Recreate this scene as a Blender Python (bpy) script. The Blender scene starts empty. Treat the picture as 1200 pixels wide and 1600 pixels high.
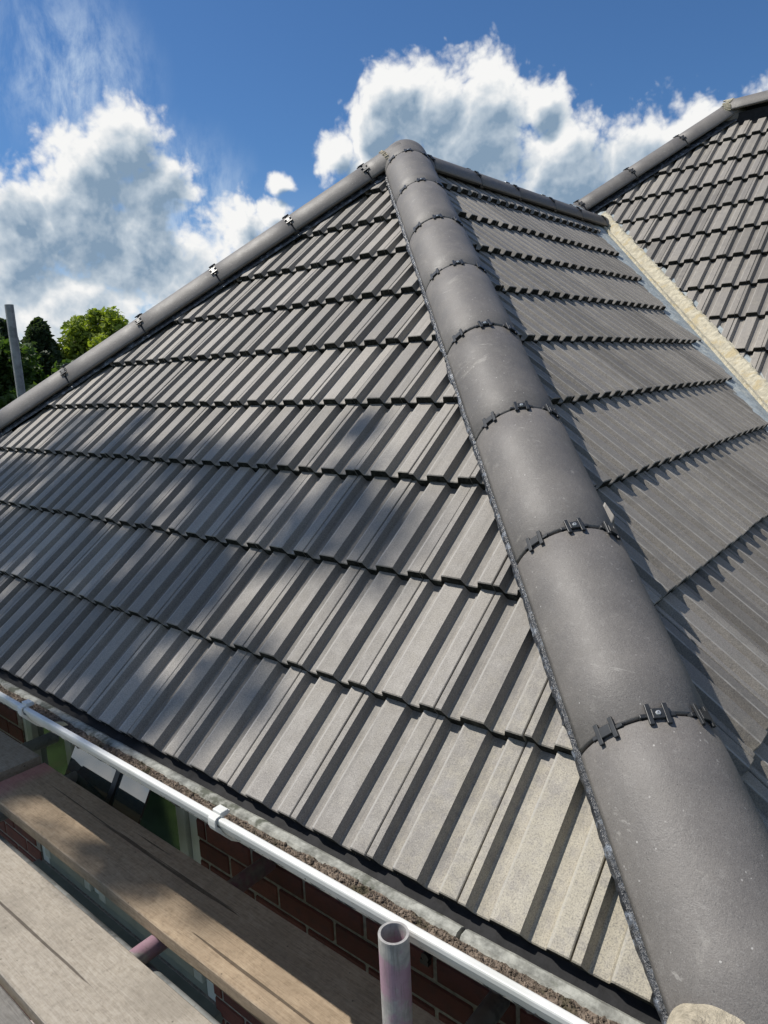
import bpy, bmesh, math, random
from mathutils import Vector, Matrix, noise
random.seed(7)
R_ = math.radians
SC = bpy.context.scene
COL = SC.collection
H = 3.3                                   # camera height above the garden (metres)

# ------------------------------------------------------------------ camera
cd = bpy.data.cameras.new("camera"); cam = bpy.data.objects.new("camera", cd); COL.objects.link(cam)
RT, DN, FW = Vector((.772474, .633466, -.044781)), Vector((.085456, -.173565, -.981108)), Vector((-.62927, .754053, -.188208))
cam.matrix_world = Matrix(((RT.x, -DN.x, -FW.x, 0), (RT.y, -DN.y, -FW.y, 0), (RT.z, -DN.z, -FW.z, H), (0, 0, 0, 1)))
cd.sensor_fit = 'VERTICAL'; cd.sensor_height = 36; cd.lens = 36 * 1111.0 / 1600; cd.clip_start = .02; cd.clip_end = 2000
SC.camera = cam

# ------------------------------------------------------------------ sun, sky, exposure
SUN = Vector((-1.0, -.49, 1.68)).normalized()
sl = bpy.data.lights.new("sun", 'SUN'); sl.energy = 5.0; sl.angle = R_(.53); sl.color = (1, .95, .87)
so = bpy.data.objects.new("sun", sl); COL.objects.link(so); so.rotation_euler = SUN.to_track_quat('Z', 'Y').to_euler()
SC.view_settings.view_transform = 'Standard'; SC.view_settings.look = 'None'
SC.view_settings.exposure = 0.0; SC.view_settings.gamma = 1; SC.view_settings.use_curve_mapping = False

class NT:
    """tiny node-tree writer"""
    def __init__(s, nt): s.t = nt; nt.nodes.clear()
    def n(s, typ, ins=None, **props):
        nd = s.t.nodes.new(typ)
        for k, v in props.items(): setattr(nd, k, v)
        for k, v in (ins or {}).items(): s.put(nd.inputs[k], v)
        return nd
    def put(s, sock, v):
        if isinstance(v, bpy.types.NodeSocket): s.t.links.new(v, sock)
        elif isinstance(v, bpy.types.Node): s.t.links.new(v.outputs[0], sock)
        else:
            if isinstance(v, tuple) and len(v) == 3 and len(getattr(sock, 'default_value', ())) == 4: v = v + (1,)
            sock.default_value = v
    def m(s, op, a, b=0.0, c=0.0, clamp=False):
        nd = s.t.nodes.new('ShaderNodeMath'); nd.operation = op; nd.use_clamp = clamp
        s.put(nd.inputs[0], a); s.put(nd.inputs[1], b); s.put(nd.inputs[2], c); return nd.outputs[0]
    def vm(s, op, a, b=(0, 0, 0), scale=None):
        nd = s.t.nodes.new('ShaderNodeVectorMath'); nd.operation = op
        s.put(nd.inputs[0], a); s.put(nd.inputs[1], b)
        if scale is not None: s.put(nd.inputs['Scale'], scale)
        return nd.outputs['Value'] if op in ('DISTANCE', 'LENGTH', 'DOT_PRODUCT') else nd.outputs[0]
    def noise(s, vec, scale, detail=4, rough=.55, dist=0.0, lac=2.0):
        return s.n('ShaderNodeTexNoise', {'Vector': vec, 'Scale': scale, 'Detail': detail, 'Roughness': rough, 'Distortion': dist, 'Lacunarity': lac}).outputs[0]
    def ss(s, x, a, b, to0=0.0, to1=1.0):
        nd = s.n('ShaderNodeMapRange', {0: x, 1: a, 2: b, 3: to0, 4: to1}, interpolation_type='SMOOTHSTEP'); return nd.outputs[0]
    def mix(s, f, a, b, mode='MIX'):
        nd = s.t.nodes.new('ShaderNodeMix'); nd.data_type = 'RGBA'; nd.blend_type = mode
        s.put(nd.inputs[0], f); s.put(nd.inputs[6], a); s.put(nd.inputs[7], b); return nd.outputs[2]

# clouds: (direction x, y, z, angular radius) of the cumulus heads, all round the sky
CLOUDS = [(-0.812, 0.514, 0.277, 0.066),
 (-0.835, 0.486, 0.25, 0.07),
 (-0.803, 0.545, 0.235, 0.07),
 (-0.853, 0.48, 0.2, 0.096),
 (-0.895, 0.415, 0.163, 0.096),
 (-0.828, 0.534, 0.173, 0.09),
 (-0.889, 0.409, 0.204, 0.056),
 (-0.88, 0.465, 0.09, 0.096),
 (-0.8, 0.58, 0.125, 0.085),
 (-0.75, 0.631, 0.192, 0.052),
 (-0.715, 0.666, 0.208, 0.032),
 (-0.93, 0.35, 0.1, 0.124),
 (-0.575, 0.755, 0.325, 0.059),
 (-0.6, 0.745, 0.295, 0.051),
 (-0.54, 0.775, 0.315, 0.066),
 (-0.49, 0.81, 0.312, 0.07),
 (-0.433, 0.845, 0.312, 0.045),
 (-0.648, 0.711, 0.274, 0.034),
 (-0.5, 0.815, 0.27, 0.096),
 (-0.41, 0.875, 0.235, 0.085),
 (-0.335, 0.91, 0.235, 0.073),
 (-0.26, 0.93, 0.245, 0.056),
 (-0.187, 0.942, 0.268, 0.059),
 (-0.6, 0.765, 0.24, 0.079),
 (-0.7, 0.668, 0.252, 0.02),
 (-0.145, 0.96, 0.235, 0.082),
 (0.3, 0.9, 0.22, 0.243),  # unseen from here on: clouds added and enlarged to whiten the ambient light
 (0.8, 0.5, 0.25, 0.27),
 (0.8, -0.5, 0.3, 0.297),
 (-0.1, -0.95, 0.2, 0.297),
 (-0.8, -0.5, 0.2, 0.27),
 (0.1, -0.5, 0.8, 0.27),
 (-0.9, 0.0, 0.45, 0.22),
 (0.5, 0.3, 0.7, 0.25),
 (-0.3, -0.6, 0.6, 0.25)]
W = bpy.data.worlds.new("World"); SC.world = W; W.use_nodes = True
g = bpy.data.node_groups.new("cloud_field", 'ShaderNodeTree')
g.interface.new_socket("Vector", in_out='INPUT', socket_type='NodeSocketVector')
g.interface.new_socket("Field", in_out='OUTPUT', socket_type='NodeSocketFloat')
g.interface.new_socket("Body", in_out='OUTPUT', socket_type='NodeSocketFloat')
G = NT(g); gi = G.n('NodeGroupInput'); go = G.n('NodeGroupOutput')
v0 = gi.outputs[0]
wp = G.n('ShaderNodeTexNoise', {'Vector': v0, 'Scale': 9.0, 'Detail': 3.0, 'Roughness': .6})
wv = G.vm('MULTIPLY', G.vm('SUBTRACT', wp.outputs[1], (.5, .5, .5)), (.07, .07, .05))
vw = G.vm('ADD', v0, wv)
acc = None
for c in CLOUDS:
    dd = G.vm('DISTANCE', vw, c[:3])
    f = G.m('MULTIPLY_ADD', dd, -1.0 / c[3], 1.0)
    acc = f if acc is None else G.m('MAXIMUM', acc, f)
acc = G.m('MAXIMUM', acc, -1.0); body = acc
nz = G.noise(v0, 20.0, 8, .60)
bil = G.n('ShaderNodeTexVoronoi', {'Vector': vw, 'Scale': 42.0, 'Detail': 2.0, 'Roughness': .6}).outputs[0]
fld = G.m('ADD', acc, G.m('MULTIPLY', G.m('SUBTRACT', nz, .5), 1.35))
fld = G.m('ADD', fld, G.m('MULTIPLY', G.m('SUBTRACT', .40, bil), .32))
G.put(go.inputs[0], fld); G.put(go.inputs[1], body)

K = NT(W.node_tree)
tc = K.n('ShaderNodeTexCoord'); dirn = K.vm('NORMALIZE', tc.outputs['Generated'])
sky = K.n('ShaderNodeTexSky', sky_type='NISHITA', sun_disc=False, sun_elevation=math.asin(SUN.z), sun_rotation=math.atan2(SUN.x, SUN.y), altitude=100, air_density=1.0, dust_density=.35, ozone_density=2.5)
skyc = K.mix(1.0, sky.outputs[0], (.46, .70, .94), 'MULTIPLY')
bg = K.n('ShaderNodeBackground', {'Color': skyc, 'Strength': .105})
F0 = K.n('ShaderNodeGroup', node_tree=g); K.put(F0.inputs[0], dirn)
F1 = K.n('ShaderNodeGroup', node_tree=g); K.put(F1.inputs[0], K.vm('ADD', dirn, (-.004, -.010, .016)))
f0, f1 = F0.outputs[0], F1.outputs[0]
mask = K.ss(f0, -.20, .26)
soft = K.noise(dirn, 9.0, 4, .55)
deep = K.m('ADD', F1.outputs[1], K.m('MULTIPLY', K.m('SUBTRACT', soft, .5), 1.5))
thick = K.ss(deep, .12, .80)
relief = K.m('MULTIPLY', K.m('SUBTRACT', f0, f1), .55)
lum = K.m('ADD', K.m('SUBTRACT', .95, K.m('MULTIPLY', thick, K.ss(K.n('ShaderNodeSeparateXYZ', {0: dirn}).outputs[2], .06, .17, .25, .58))), relief)
lum = K.m('ADD', lum, K.m('MULTIPLY', K.ss(f0, .35, -.1), .12))
lum = K.m('MINIMUM', K.m('MAXIMUM', lum, .25), 1.0)
cc = K.n('ShaderNodeValToRGB', {0: lum}); e = cc.color_ramp.elements
e[0].position = .25; e[0].color = (.23, .33, .45, 1); e[1].position = 1; e[1].color = (.93, .93, .92, 1)
k = cc.color_ramp.elements.new(.6); k.color = (.50, .58, .66, 1)
bgc = K.n('ShaderNodeBackground', {'Color': cc.outputs[0], 'Strength': 1.0})
# thin cirrus veil: stretched noise, strongest to the left
cm = K.n('ShaderNodeMapping', {'Vector': dirn, 'Rotation': (0, R_(35), R_(20)), 'Scale': (7, 9, 3.2)})
cir = K.noise(cm, 2.4, 8, .66, .25)
lobe = K.ss(K.vm('DISTANCE', dirn, (-.815, .465, .345)), .12, .01)
lobe2 = K.ss(K.vm('DISTANCE', dirn, (-.80, .58, .20)), .14, .03)
lobe3 = K.m('MULTIPLY', K.ss(K.vm('DISTANCE', dirn, (.3, -.3, .9)), .9, .2), .5)
veil = K.m('MULTIPLY', K.ss(cir, .36, .70), K.m('MAXIMUM', K.m('MAXIMUM', lobe, lobe2), lobe3))
hz = K.m('MULTIPLY', K.ss(K.n('ShaderNodeSeparateXYZ', {0: dirn}).outputs[2], .28, .0), .60)
a1 = K.m('MAXIMUM', K.m('MULTIPLY', veil, .75), hz)
bgv = K.n('ShaderNodeBackground', {'Color': (.62, .74, .88, 1), 'Strength': 1.0})
mx1 = K.n('ShaderNodeMixShader', {0: a1, 1: bg, 2: bgv})
mx2 = K.n('ShaderNodeMixShader', {0: mask, 1: mx1, 2: bgc})
K.n('ShaderNodeOutputWorld', {0: mx2})
W.cycles.sampling_method = 'MANUAL'; W.cycles.sample_map_resolution = 512

# ------------------------------------------------------------------ materials
def material(name, fn):
    m = bpy.data.materials.new(name); m.use_nodes = True; k = NT(m.node_tree)
    b = k.n('ShaderNodeBsdfPrincipled'); k.n('ShaderNodeOutputMaterial', {0: b}); fn(k, b); return m
def bump(k, b, h, strength, dist):
    bn = k.n('ShaderNodeBump', {'Height': h, 'Strength': strength, 'Distance': dist}); k.put(b.inputs['Normal'], bn)
def wpos(k): return k.n('ShaderNodeNewGeometry').outputs['Position']
def opos(k): return k.n('ShaderNodeTexCoord').outputs['Object']
def rnd(k): return k.n('ShaderNodeObjectInfo').outputs['Random']

def tile_fn(k, b):
    P = wpos(k); r = rnd(k); O = opos(k)
    big = k.noise(P, 4.0, 4, .6); mid = k.noise(P, 22.0, 5, .62); fine = k.noise(P, 420.0, 3, .7)
    c = k.mix(k.ss(mid, .30, .72), (.190, .179, .167), (.235, .221, .202))
    c = k.mix(k.ss(big, .42, .66), c, (.205, .194, .184))
    c = k.mix(k.m('MULTIPLY', k.ss(fine, .52, .68), .62), c, (.36, .345, .318))
    so_ = k.vm('ADD', k.n('ShaderNodeMapping', {'Vector': O, 'Scale': (70, 3.2, 1)}), k.n('ShaderNodeCombineXYZ', {0: k.m('MULTIPLY', r, 90.0), 1: k.m('MULTIPLY', r, 40.0), 2: r}))
    sk = k.noise(so_, 1.0, 5, .65)
    c = k.mix(k.m('MULTIPLY', k.ss(sk, .52, .74), .28), c, (.36, .345, .32))
    c = k.mix(k.m('MULTIPLY', k.ss(sk, .46, .28), .30), c, (.10, .095, .09))
    c = k.mix(k.m('MULTIPLY', k.ss(fine, .48, .34), .58), c, (.07, .067, .063))
    vv = k.m('MULTIPLY_ADD', r, .50, .80)
    c = k.mix(1.0, c, k.n('ShaderNodeCombineColor', {0: k.m('MULTIPLY', vv, 1.02), 1: k.m('MULTIPLY', vv, .985), 2: k.m('MULTIPLY', vv, .925)}), 'MULTIPLY')
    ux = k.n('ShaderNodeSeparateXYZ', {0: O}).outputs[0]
    ph = k.m('ABSOLUTE', k.m('SUBTRACT', k.m('MODULO', k.m('ADD', ux, .0385), .1), .0015)); bevel_light = k.ss(ph, .0045, .001)  # sunlit bevel streak painted as a pale line along each roll
    c = k.mix(k.m('MULTIPLY', k.m('MULTIPLY', bevel_light, .62), k.ss(mid, .25, .6)), c, (.42, .40, .365))
    ph2 = k.m('ABSOLUTE', k.m('SUBTRACT', k.m('MODULO', k.m('ADD', ux, .06), .1), .0985)); trough_shade = k.ss(ph2, .020, .006)  # trough shadow painted in as a darker band between the rolls
    c = k.mix(k.m('MULTIPLY', trough_shade, .38), c, (.085, .082, .078))
    # pale lime bloom and scuffs, gathering at the low corner by the hip
    low = k.ss(k.vm('DISTANCE', P, (-.35, .95, H - .87)), 0.70, .04)
    st = k.noise(P, 34.0, 8, .7)
    bloom = k.m('MULTIPLY', k.ss(k.m('ADD', st, k.m('MULTIPLY', low, .30)), .50, .86), k.m('MULTIPLY_ADD', low, .50, .07))
    c = k.mix(k.m('MULTIPLY', bloom, k.ss(fine, .36, .56, .35, 1)), c, (.46, .41, .29))
    O2 = k.n('ShaderNodeMapping', {'Vector': P, 'Scale': (30, 6, 6)})
    scf = k.m('MULTIPLY', k.ss(k.noise(O2, 2.0, 8, .75, .8), .66, .78), .35)
    c = k.mix(scf, c, (.42, .41, .40))
    k.put(b.inputs['Base Color'], c)
    k.put(b.inputs['Roughness'], k.ss(mid, .3, .7, .52, .68)); b.inputs['Specular IOR Level'].default_value = .5
    hh = k.m('ADD', k.m('MULTIPLY', fine, .5), k.m('MULTIPLY', k.noise(P, 90.0, 3, .6), .8))
    bump(k, b, hh, .6, .0018)
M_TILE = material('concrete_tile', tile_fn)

def hip_fn(k, b):
    P = wpos(k); r = rnd(k)
    mid = k.noise(P, 14.0, 5, .6); fine = k.noise(P, 500.0, 2, .6); orange = k.noise(P, 105.0, 5, .62, .5)
    c = k.mix(k.ss(mid, .35, .68), (.136, .129, .124), (.156, .148, .141))
    vv = k.m('MULTIPLY_ADD', r, .30, .80)
    c = k.mix(1.0, c, k.n('ShaderNodeCombineColor', {0: k.m('MULTIPLY', vv, 1.02), 1: k.m('MULTIPLY', vv, .985), 2: k.m('MULTIPLY', vv, .94)}), 'MULTIPLY')
    spots = k.n('ShaderNodeTexVoronoi', {'Vector': P, 'Scale': 55.0}).outputs[0]
    sp = k.m('MULTIPLY', k.ss(spots, .11, .06), k.ss(k.noise(P, 5.0, 2), .44, .58))
    c = k.mix(k.m('MULTIPLY', sp, .7), c, (.5, .48, .45))
    pit = k.m('MULTIPLY', k.ss(k.n('ShaderNodeTexVoronoi', {'Vector': P, 'Scale': 95.0}).outputs[0], .10, .06), k.ss(k.noise(P, 8.0, 3), .45, .6))
    c = k.mix(k.m('MULTIPLY', pit, .8), c, (.03, .028, .027))
    sc = k.n('ShaderNodeMapping', {'Vector': P, 'Rotation': (R_(30), R_(-30), R_(45)), 'Scale': (6, 60, 60)})
    s2 = k.m('MULTIPLY', k.ss(k.noise(sc, 1.2, 6, .7), .62, .70), .5)
    c = k.mix(s2, c, (.38, .36, .33))
    dust = k.m('MULTIPLY', k.ss(k.noise(P, 60.0, 8, .78), .50, .72), .38)
    c = k.mix(dust, c, (.27, .255, .235))
    c = k.mix(k.m('MULTIPLY', k.ss(fine, .55, .72), .55), c, (.25, .24, .225))
    c = k.mix(k.m('MULTIPLY', k.ss(fine, .44, .30), .5), c, (.06, .057, .055))
    smear = k.m('MULTIPLY', k.ss(k.noise(P, 7.0, 9, .74, .6), .60, .70), .45)
    c = k.mix(smear, c, (.34, .32, .285))
    k.put(b.inputs['Base Color'], c)
    k.put(b.inputs['Roughness'], k.ss(mid, .3, .7, .52, .62)); b.inputs['Specular IOR Level'].default_value = .45
    bump(k, b, k.m('ADD', k.m('MULTIPLY', orange, .6), k.m('MULTIPLY', fine, .35)), .5, .0024)
M_HIP = material('concrete_hip_tile', hip_fn)

def simple(name, col, rough=.6, spec=.4, nscale=30, amt=.25, bscale=None, bstr=.4, bdist=.002, metal=0, dark=None, second=None, sscale=6):
    def fn(k, b):
        P = wpos(k); n1 = k.noise(P, nscale, 5, .62)
        a = tuple(x * (1 - amt) for x in col); c2 = tuple(min(1, x * (1 + amt)) for x in col)
        c = k.mix(k.ss(n1, .32, .68), a, c2)
        if second: c = k.mix(k.ss(k.noise(P, sscale, 5, .65), .52, .64), c, second)
        k.put(b.inputs['Base Color'], c); b.inputs['Roughness'].default_value = rough
        b.inputs['Specular IOR Level'].default_value = spec; b.inputs['Metallic'].default_value = metal
        if bscale: bump(k, b, k.noise(P, bscale, 4, .65), bstr, bdist)
    return material(name, fn)
M_BLACK = simple('black_plastic', (.012, .012, .013), .42, .5, 60, .3)
M_CLIP = simple('clip_plastic', (.026, .028, .030), .40, .42, 60, .2)
M_SCREW = simple('screw_steel', (.75, .75, .73), .3, .5, 90, .1, metal=.6)
M_FELT = simple('roofing_felt', (.016, .016, .017), .8, .3, 40, .3, 60, .5, .003)
M_FOIL = simple('crinkled_hip_roll', (.03, .032, .036), .28, .7, 80, .5, 120, .9, .006, second=(.16, .18, .21), sscale=40)
M_PVC = simple('white_pvc', (.66, .66, .63), .5, .35, 8, .03, second=(.60, .60, .56), sscale=5)
M_FRAME = simple('window_upvc', (.58, .60, .56), .4, .5, 10, .06)
M_SASH = simple('shaded_frame', (.20, .215, .18), .5, .4, 10, .1)  # darker copy of the window frame, its deep shade put into the colour
M_SASHV = simple('half_shaded_frame', (.36, .38, .34), .5, .4, 10, .1)  # mid-tone copy of the window frame, lighter shade put into the colour
M_LEDGE = simple('weathered_ledge', (.30, .30, .265), .85, .2, 40, .35, 150, .6, .003, second=(.11, .115, .09), sscale=14)
M_GRIT = simple('roof_grit', (.17, .135, .105), .95, .1, 130, .5, 200, .8, .004, second=(.08, .07, .045), sscale=18)
M_LEAD = simple('lead_flashing', (.33, .37, .38), .6, .4, 20, .18, 35, .5, .008, second=(.45, .47, .44), sscale=16)
M_MORT = simple('lime_mortar', (.47, .43, .33), .95, .15, 30, .2, 90, .7, .006, second=(.46, .39, .25), sscale=13)
M_CEM = simple('cement_mortar', (.42, .37, .28), .95, .15, 50, .25, 160, .9, .008)
M_JOINT = simple('brick_mortar', (.27, .245, .21), .95, .1, 60, .25, 150, .6, .003)
M_TUBE = simple('galvanised_tube', (.27, .28, .275), .5, .45, 14, .25, 260, .3, .001, second=(.17, .18, .18), sscale=20)
M_TAIL = simple('dark_tile_tail', (.022, .022, .019), .95, .1, 90, .6, 160, .9, .004, second=(.055, .055, .045), sscale=30)  # tail faces, far darker than the tile tops
M_INT = simple('dark_interior', (.02, .02, .022), .9, .2)
M_LAWN = simple('lawn_grass', (.035, .062, .016), .95, .1, 3, .4, 60, .8, .03, second=(.055, .07, .022), sscale=1.2)
M_SOIL = simple('bed_soil', (.045, .032, .022), .95, .1, 20, .5, 60, .9, .02)
M_BARK = simple('bark', (.10, .075, .055), .95, .1, 12, .4, 30, .9, .03)
M_CONC = simple('concrete_paving', (.26, .25, .23), .9, .2, 8, .2, 90, .5, .004)

def pink_fn(k, b):
    P = wpos(k); n1 = k.noise(P, 16, 5, .65); n2 = k.noise(P, 60, 4, .6)
    c = k.mix(k.ss(n2, .3, .7), (.27, .26, .25), (.40, .385, .36))
    c = k.mix(k.m('MULTIPLY', k.ss(n1, .42, .58), .7), c, (.34, .17, .25))
    st = k.n('ShaderNodeMapping', {'Vector': P, 'Scale': (60, 60, 5)})
    c = k.mix(k.m('MULTIPLY', k.ss(k.noise(st, 2, 5, .7), .55, .7), .5), c, (.13, .12, .11))
    k.put(b.inputs['Base Color'], c); b.inputs['Roughness'].default_value = .55
    bump(k, b, k.noise(P, 200, 3), .3, .001)
M_PINK = material('pink_daubed_tube', pink_fn)
def redtube_fn(k, b):
    P = wpos(k); c = k.mix(k.ss(k.noise(P, 50, 5, .65), .35, .65), (.34, .20, .24), (.46, .32, .35)); k.put(b.inputs['Base Color'], c); b.inputs['Roughness'].default_value = .7

def wood(name, base, dark, pale, pink=False):
    def fn(k, b):
        O = opos(k); r = rnd(k)
        off = k.vm('ADD', O, k.n('ShaderNodeCombineXYZ', {0: k.m('MULTIPLY', r, 9.0), 1: k.m('MULTIPLY', r, 3.0), 2: r}))
        # grain wraps round knots: distort the across-grain coordinate near knots
        kn = k.n('ShaderNodeTexVoronoi', {'Vector': k.n('ShaderNodeMapping', {'Vector': off, 'Scale': (1.0, 2.6, .01)}), 'Scale': 2.1}).outputs[0]
        knm = k.ss(kn, .16, .0)
        g1 = k.n('ShaderNodeMapping', {'Vector': off, 'Scale': (1.3, 26, 26)})
        n1 = k.noise(g1, 1.5, 6, .6, .35)
        ring = k.m('SINE', k.m('MULTIPLY', k.m('ADD', k.m('MULTIPLY', n1, 6.0), k.m('MULTIPLY', knm, 3.5)), 9.0))
        n2 = k.noise(k.n('ShaderNodeMapping', {'Vector': off, 'Scale': (22, 200, 200)}), 1.0, 5, .75)
        n3 = k.noise(off, 5.0, 5, .6)
        c = k.mix(k.m('MULTIPLY', k.ss(ring, -.9, .95), .6), base, dark)
        n4 = k.noise(off, 70.0, 5, .7); c = k.mix(k.m('MULTIPLY', k.ss(n4, .48, .66), .35), c, pale); c = k.mix(k.m('MULTIPLY', k.ss(n4, .50, .34), .40), c, tuple(x * .6 for x in dark))
        c = k.mix(k.m('MULTIPLY', k.ss(n2, .42, .68), .45), c, pale)
        c = k.mix(k.m('MULTIPLY', k.ss(n3, .46, .66), .50), c, tuple(x * .62 for x in base))
        core = k.ss(kn, .055, .035); c = k.mix(k.m('MULTIPLY', core, .75), c, (.085, .05, .03))
        crack = k.ss(k.noise(k.n('ShaderNodeMapping', {'Vector': off, 'Scale': (.8, 34, 34)}), 1.0, 3, .5, .3), .655, .672)
        c = k.mix(k.m('MULTIPLY', crack, .75), c, (.035, .025, .018))
        dots = k.m('MULTIPLY', k.ss(k.n('ShaderNodeTexVoronoi', {'Vector': off, 'Scale': 26.0}).outputs[0], .07, .045), .6)
        c = k.mix(dots, c, (.05, .04, .03))
        if pink:
            sx = k.n('ShaderNodeSeparateXYZ', {0: O}).outputs[0]
            pm = k.m('MULTIPLY', k.ss(k.m('ADD', sx, k.m('MULTIPLY', k.m('SUBTRACT', n3, .5), .14)), .11, .03), .5)
            c = k.mix(pm, c, (.40, .13, .16))
        k.put(b.inputs['Base Color'], c); b.inputs['Roughness'].default_value = .78; b.inputs['Specular IOR Level'].default_value = .3
        h = k.m('SUBTRACT', k.m('ADD', k.m('MULTIPLY', n2, .7), k.m('MULTIPLY', ring, .12)), k.m('MULTIPLY', crack, 1.2))
        bump(k, b, h, .6, .0016)
    return material(name, fn)
M_WOOD = wood('brown_board', (.345, .262, .178), (.25, .185, .122), (.46, .37, .265), True)
M_WOODG = wood('grey_board', (.33, .29, .235), (.27, .235, .19), (.44, .40, .34))
M_WOODD = wood('old_board', (.17, .16, .145), (.125, .115, .10), (.24, .225, .20))

def brick_fn(k, b):
    P = wpos(k); r = rnd(k)
    c = k.mix(r, (.085, .022, .017), (.15, .045, .031))
    c = k.mix(k.m('MULTIPLY', k.ss(k.noise(P, 35, 5, .65), .45, .68), .5), c, (.05, .025, .022))
    k.put(b.inputs['Base Color'], c); b.inputs['Roughness'].default_value = .9; bump(k, b, k.noise(P, 180, 4, .7), .6, .004)
M_BRICK = material('red_brick', brick_fn)

def glass_fn(k, b):
    b.inputs['Base Color'].default_value = (.03, .045, .045, 1); b.inputs['Roughness'].default_value = .04
    b.inputs['Specular IOR Level'].default_value = 1.0; b.inputs['IOR'].default_value = 1.9; b.inputs['Coat Weight'].default_value = .6
M_GLASS = material('window_glass', glass_fn)

def leaf_fn(c1, c2, c3):
    def fn(k, b):
        r = k.n('ShaderNodeNewGeometry').outputs['Random Per Island']
        c = k.mix(r, c1, c2); c = k.mix(k.ss(k.noise(wpos(k), .8, 3), .5, .65), c, c3)
        k.put(b.inputs['Base Color'], c); b.inputs['Roughness'].default_value = .6
        tr = k.n('ShaderNodeBsdfTranslucent', {'Color': k.mix(1.0, c, (1.5, 1.6, .8), 'MULTIPLY')})
        out = [n for n in k.t.nodes if n.type == 'OUTPUT_MATERIAL'][0]
        k.put(out.inputs[0], k.n('ShaderNodeMixShader', {0: .4, 1: b, 2: tr}).outputs[0])
    return fn
M_LEAF_D = material('conifer_needles', leaf_fn((.030, .052, .024), (.055, .080, .034), (.040, .062, .026)))
M_LEAF_B = material('spring_leaves', leaf_fn((.20, .25, .035), (.28, .33, .05), (.15, .20, .03)))
M_LEAF_M = material('garden_leaves', leaf_fn((.045, .085, .018), (.08, .13, .026), (.05, .09, .02)))

# ------------------------------------------------------------------ building helpers
WM = {}
def put(o, parent, Mx):
    WM[o.name] = Mx
    if parent is None: o.matrix_basis = Mx
    else:
        o.parent = parent; o.matrix_basis = WM[parent.name].inverted() @ Mx
def tag(o, label=None, cat=None, group=None, kind=None):
    for a, v in (('label', label), ('category', cat), ('group', group), ('kind', kind)):
        if v: o[a] = v
    return o
def thing(name, loc, label, cat, group=None):
    o = bpy.data.objects.new(name, None); COL.objects.link(o); o.empty_display_size = .1
    put(o, None, Matrix.Translation(loc)); return tag(o, label, cat, group)
def obj(name, me, mat, parent=None, Mx=None, smooth=False):
    o = bpy.data.objects.new(name, me); COL.objects.link(o)
    if mat and not me.materials: me.materials.append(mat)
    if smooth:
        for p in me.polygons: p.use_smooth = True
    put(o, parent, Mx if Mx is not None else Matrix.Identity(4)); return o
class MB:
    def __init__(s): s.v = []; s.f = []
    def add(s, vs, fs):
        b = len(s.v); s.v += [tuple(x) for x in vs]; s.f += [tuple(i + b for i in f) for f in fs]; return s
    def box(s, a, b):
        x0, y0, z0 = a; x1, y1, z1 = b
        return s.add([(x0,y0,z0),(x1,y0,z0),(x1,y1,z0),(x0,y1,z0),(x0,y0,z1),(x1,y0,z1),(x1,y1,z1),(x0,y1,z1)],
                     [(0,3,2,1),(4,5,6,7),(0,1,5,4),(1,2,6,5),(2,3,7,6),(3,0,4,7)])
    def prism_x(s, prof, x0, x1, n=1, closed=True):
        m = len(prof); vs = []; fs = []
        for i in range(n + 1):
            x = x0 + (x1 - x0) * i / n; vs += [(x, y, z) for y, z in prof]
        for i in range(n):
            for j in range(m if closed else m - 1):
                a = i * m + j; b2 = i * m + (j + 1) % m; fs.append((a, b2, b2 + m, a + m))
        if closed: fs += [tuple(range(m))[::-1], tuple(n * m + j for j in range(m))]
        return s.add(vs, fs)
    def tube(s, p0, p1, r, n=20, r_in=None, caps=True):
        p0 = Vector(p0); p1 = Vector(p1); d = (p1 - p0).normalized(); a = d.orthogonal().normalized(); b = d.cross(a)
        ring = lambda p, rr: [p + a * math.cos(2 * math.pi * i / n) * rr + b * math.sin(2 * math.pi * i / n) * rr for i in range(n)]
        if r_in is None:
            vs = ring(p0, r) + ring(p1, r); fs = [(i, (i + 1) % n, n + (i + 1) % n, n + i) for i in range(n)]
            if caps: fs += [tuple(range(n))[::-1], tuple(range(n, 2 * n))]
            return s.add(vs, fs)
        vs = ring(p0, r) + ring(p1, r) + ring(p1, r_in) + ring(p0, r_in); fs = []
        for q in range(4):
            for i in range(n):
                j = (i + 1) % n; fs.append((q * n + i, q * n + j, ((q + 1) % 4) * n + j, ((q + 1) % 4) * n + i))
        return s.add(vs, fs)
    def me(s, name):
        m = bpy.data.meshes.new(name); m.from_pydata(s.v, [], s.f); m.update(); return m
def bevelled(me, w, seg=2):
    bm = bmesh.new(); bm.from_mesh(me); bmesh.ops.recalc_face_normals(bm, faces=bm.faces)
    bmesh.ops.bevel(bm, geom=[e for e in bm.edges if e.calc_face_angle(0) > .5], offset=w, segments=seg, affect='EDGES', profile=.5)
    bm.to_mesh(me); bm.free(); return me
def frame_m(o, x, y, z):
    return Matrix(((x.x, y.x, z.x, o.x), (x.y, y.y, z.y, o.y), (x.z, y.z, z.z, o.z), (0, 0, 0, 1)))

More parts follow.
